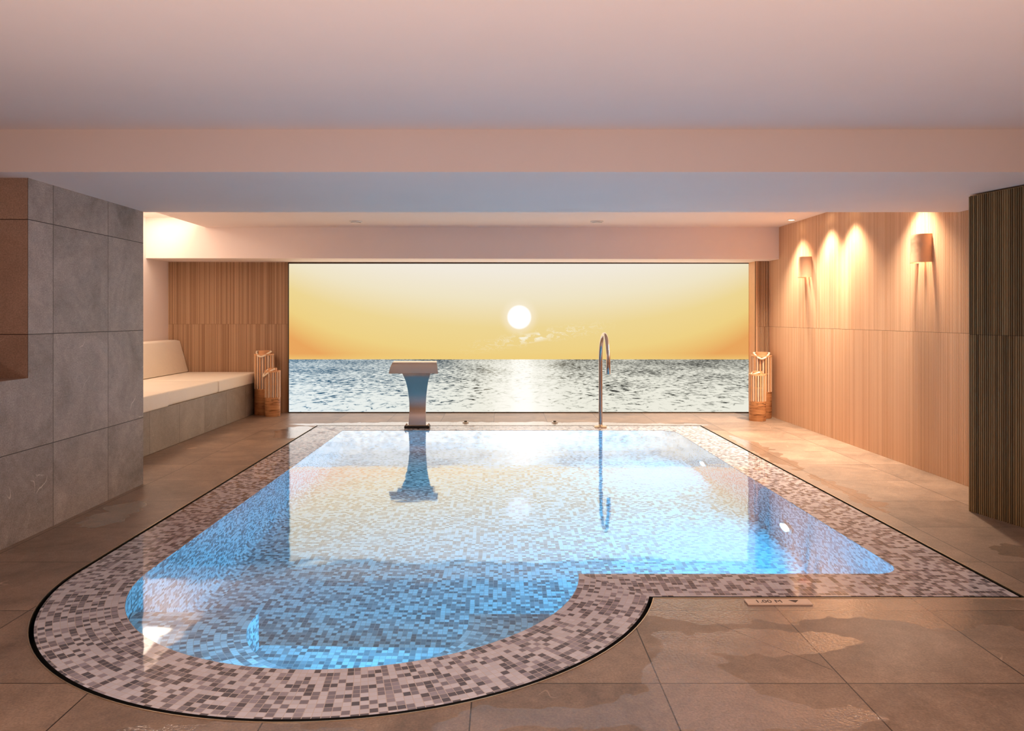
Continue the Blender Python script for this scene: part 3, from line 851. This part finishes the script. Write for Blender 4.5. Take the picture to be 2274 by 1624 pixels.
me.name = 'lettering'; me.materials.clear(); me.materials.append(M['ink'])
o = bpy.data.objects.new('lettering', me); C.objects.link(o); o.parent = t; o.location = (-.095, -.002, .0076)
bm = bmesh.new()
f1 = [bm.verts.new(p) for p in ((.047, .012, .0072), (.087, .012, .0072), (.067, -.013, .0072))]; f2 = [bm.verts.new((v.co.x, v.co.y, .0080)) for v in f1]
bm.faces.new(f1); bm.faces.new(f2)
for i in range(3): bm.faces.new((f1[i], f1[(i + 1) % 3], f2[(i + 1) % 3], f2[i]))
fin('arrow', bm, M['ink'], t)

# ------------------------------------------------------------------ lights
def lamp(name, kind, loc, energy, col, rot=(0, 0, 0), **kw):
    l = bpy.data.lights.new(name, kind); l.energy = energy; l.color = col
    for k, v in kw.items(): setattr(l, k, v)
    o = bpy.data.objects.new(name, l); C.objects.link(o); o.location = loc; o.rotation_euler = rot
    return o
WARM = (1, .84, .66)
for (x, y), e in zip(DL, (265, 265, 265, 260)):
    lamp('downlight_beam', 'SPOT', (x - .02, y, 2.19), e, WARM, (0, math.radians(22), 0), spot_size=math.radians(116), spot_blend=1, shadow_soft_size=.03)
for y, e in ((7.859, .6), (5.727, 2.5)):
    lamp('sconce_glow', 'POINT', (wall_x(y) - .036, y, 1.585 + .135), e, (1, .66, .38), shadow_soft_size=.012)
# hidden strip on the edge of the raised pocket over the bench
lamp('bench_light', 'AREA', (-3.85, 7.0, 2.31), 21, (1, .84, .68), (0, 0, 0), shape='RECTANGLE', size=.3, size_y=3.0)
lamp('cove_light', 'AREA', (-3.45, 7.0, 2.262), 15, (1, .84, .68), (0, math.radians(115), 0), shape='RECTANGLE', size=.03, size_y=3.0)
# pool lamps
BLUE = (.02, .50, 1.0)
for y in (4.80, 6.67):
    lamp('pool_beam', 'AREA', (pool_wall_x(y) - .03, y, -.60), 48, BLUE, (0, PI / 2, 0), shape='DISK', size=.12)
# unseen blue fill added under near coping and seat ledge to even the pool
lamp('pool_fill', 'AREA', (1.06, 3.462, -.20), 25, BLUE, (math.radians(80), 0, 0), shape='RECTANGLE', size=1.3, size_y=.04)
lamp('pool_fill', 'AREA', (-.60, 2.80, -.36), 5, BLUE, (math.radians(75), 0, 0), shape='RECTANGLE', size=.5, size_y=.04)
lamp('pool_fill', 'AREA', (-.64, 2.535, -.07), 15, (.16, .58, 1), (math.radians(72), 0, 0), shape='RECTANGLE', size=.8, size_y=.04)
# extra light added at the picture's face to brighten room and reflections
lamp('picture_fill', 'AREA', (.207, 9.225, .92), 21, (1, .78, .64), (-PI / 2, 0, 0), shape='RECTANGLE', size=5.6, size_y=1.80)
# unseen fill lights added above and behind the camera to brighten the near room
for x, y, e in ((-1.0, .9, 80), (1.3, .9, 110), (-1.3, -1.6, 110), (1.3, -1.6, 110)):
    lamp('room_fill', 'SPOT', (x, y, 2.11), e, (1, .88, .80), (0, 0, 0), spot_size=math.radians(160), spot_blend=.8, shadow_soft_size=.05)
for x in (-1.8, 1.8):
    lamp('rear_fill', 'POINT', (x, FY0 + .35, 1.6), 4, (1, .60, .36), shadow_soft_size=.15)  # unseen warm fill added near the rear wall
# unseen fill lights added low before the camera to brighten the ceiling
for x in (-1.0, 1.0):
    lamp('ceiling_fill', 'AREA', (x, 1.1, .03), 28, (1, .79, .72), (PI, 0, 0), shape='DISK', size=.3)

w = bpy.data.worlds.new('world'); scn.world = w; w.use_nodes = True
w.node_tree.nodes['Background'].inputs[0].default_value = (.02, .016, .014, 1)

# ------------------------------------------------------------------ camera
cam = bpy.data.cameras.new('camera'); co = bpy.data.objects.new('camera', cam); C.objects.link(co)
co.location = (0, 0, 1.17); co.rotation_euler = (PI / 2, 0, 0)
cam.sensor_width = 36; cam.lens = 1675 / 2274 * 36
cam.shift_x = 22 / 2274; cam.shift_y = -107 / 2274; cam.clip_start = .05
scn.camera = co
scn.view_settings.view_transform = 'Standard'; scn.view_settings.look = 'None'
scn.view_settings.exposure = 0.0; scn.view_settings.gamma = 1; scn.view_settings.use_curve_mapping = False
cy = scn.cycles
cy.max_bounces = 8; cy.diffuse_bounces = 4; cy.glossy_bounces = 4; cy.transmission_bounces = 6
cy.caustics_reflective = True; cy.caustics_refractive = True; cy.blur_glossy = .3
cy.sample_clamp_indirect = 4
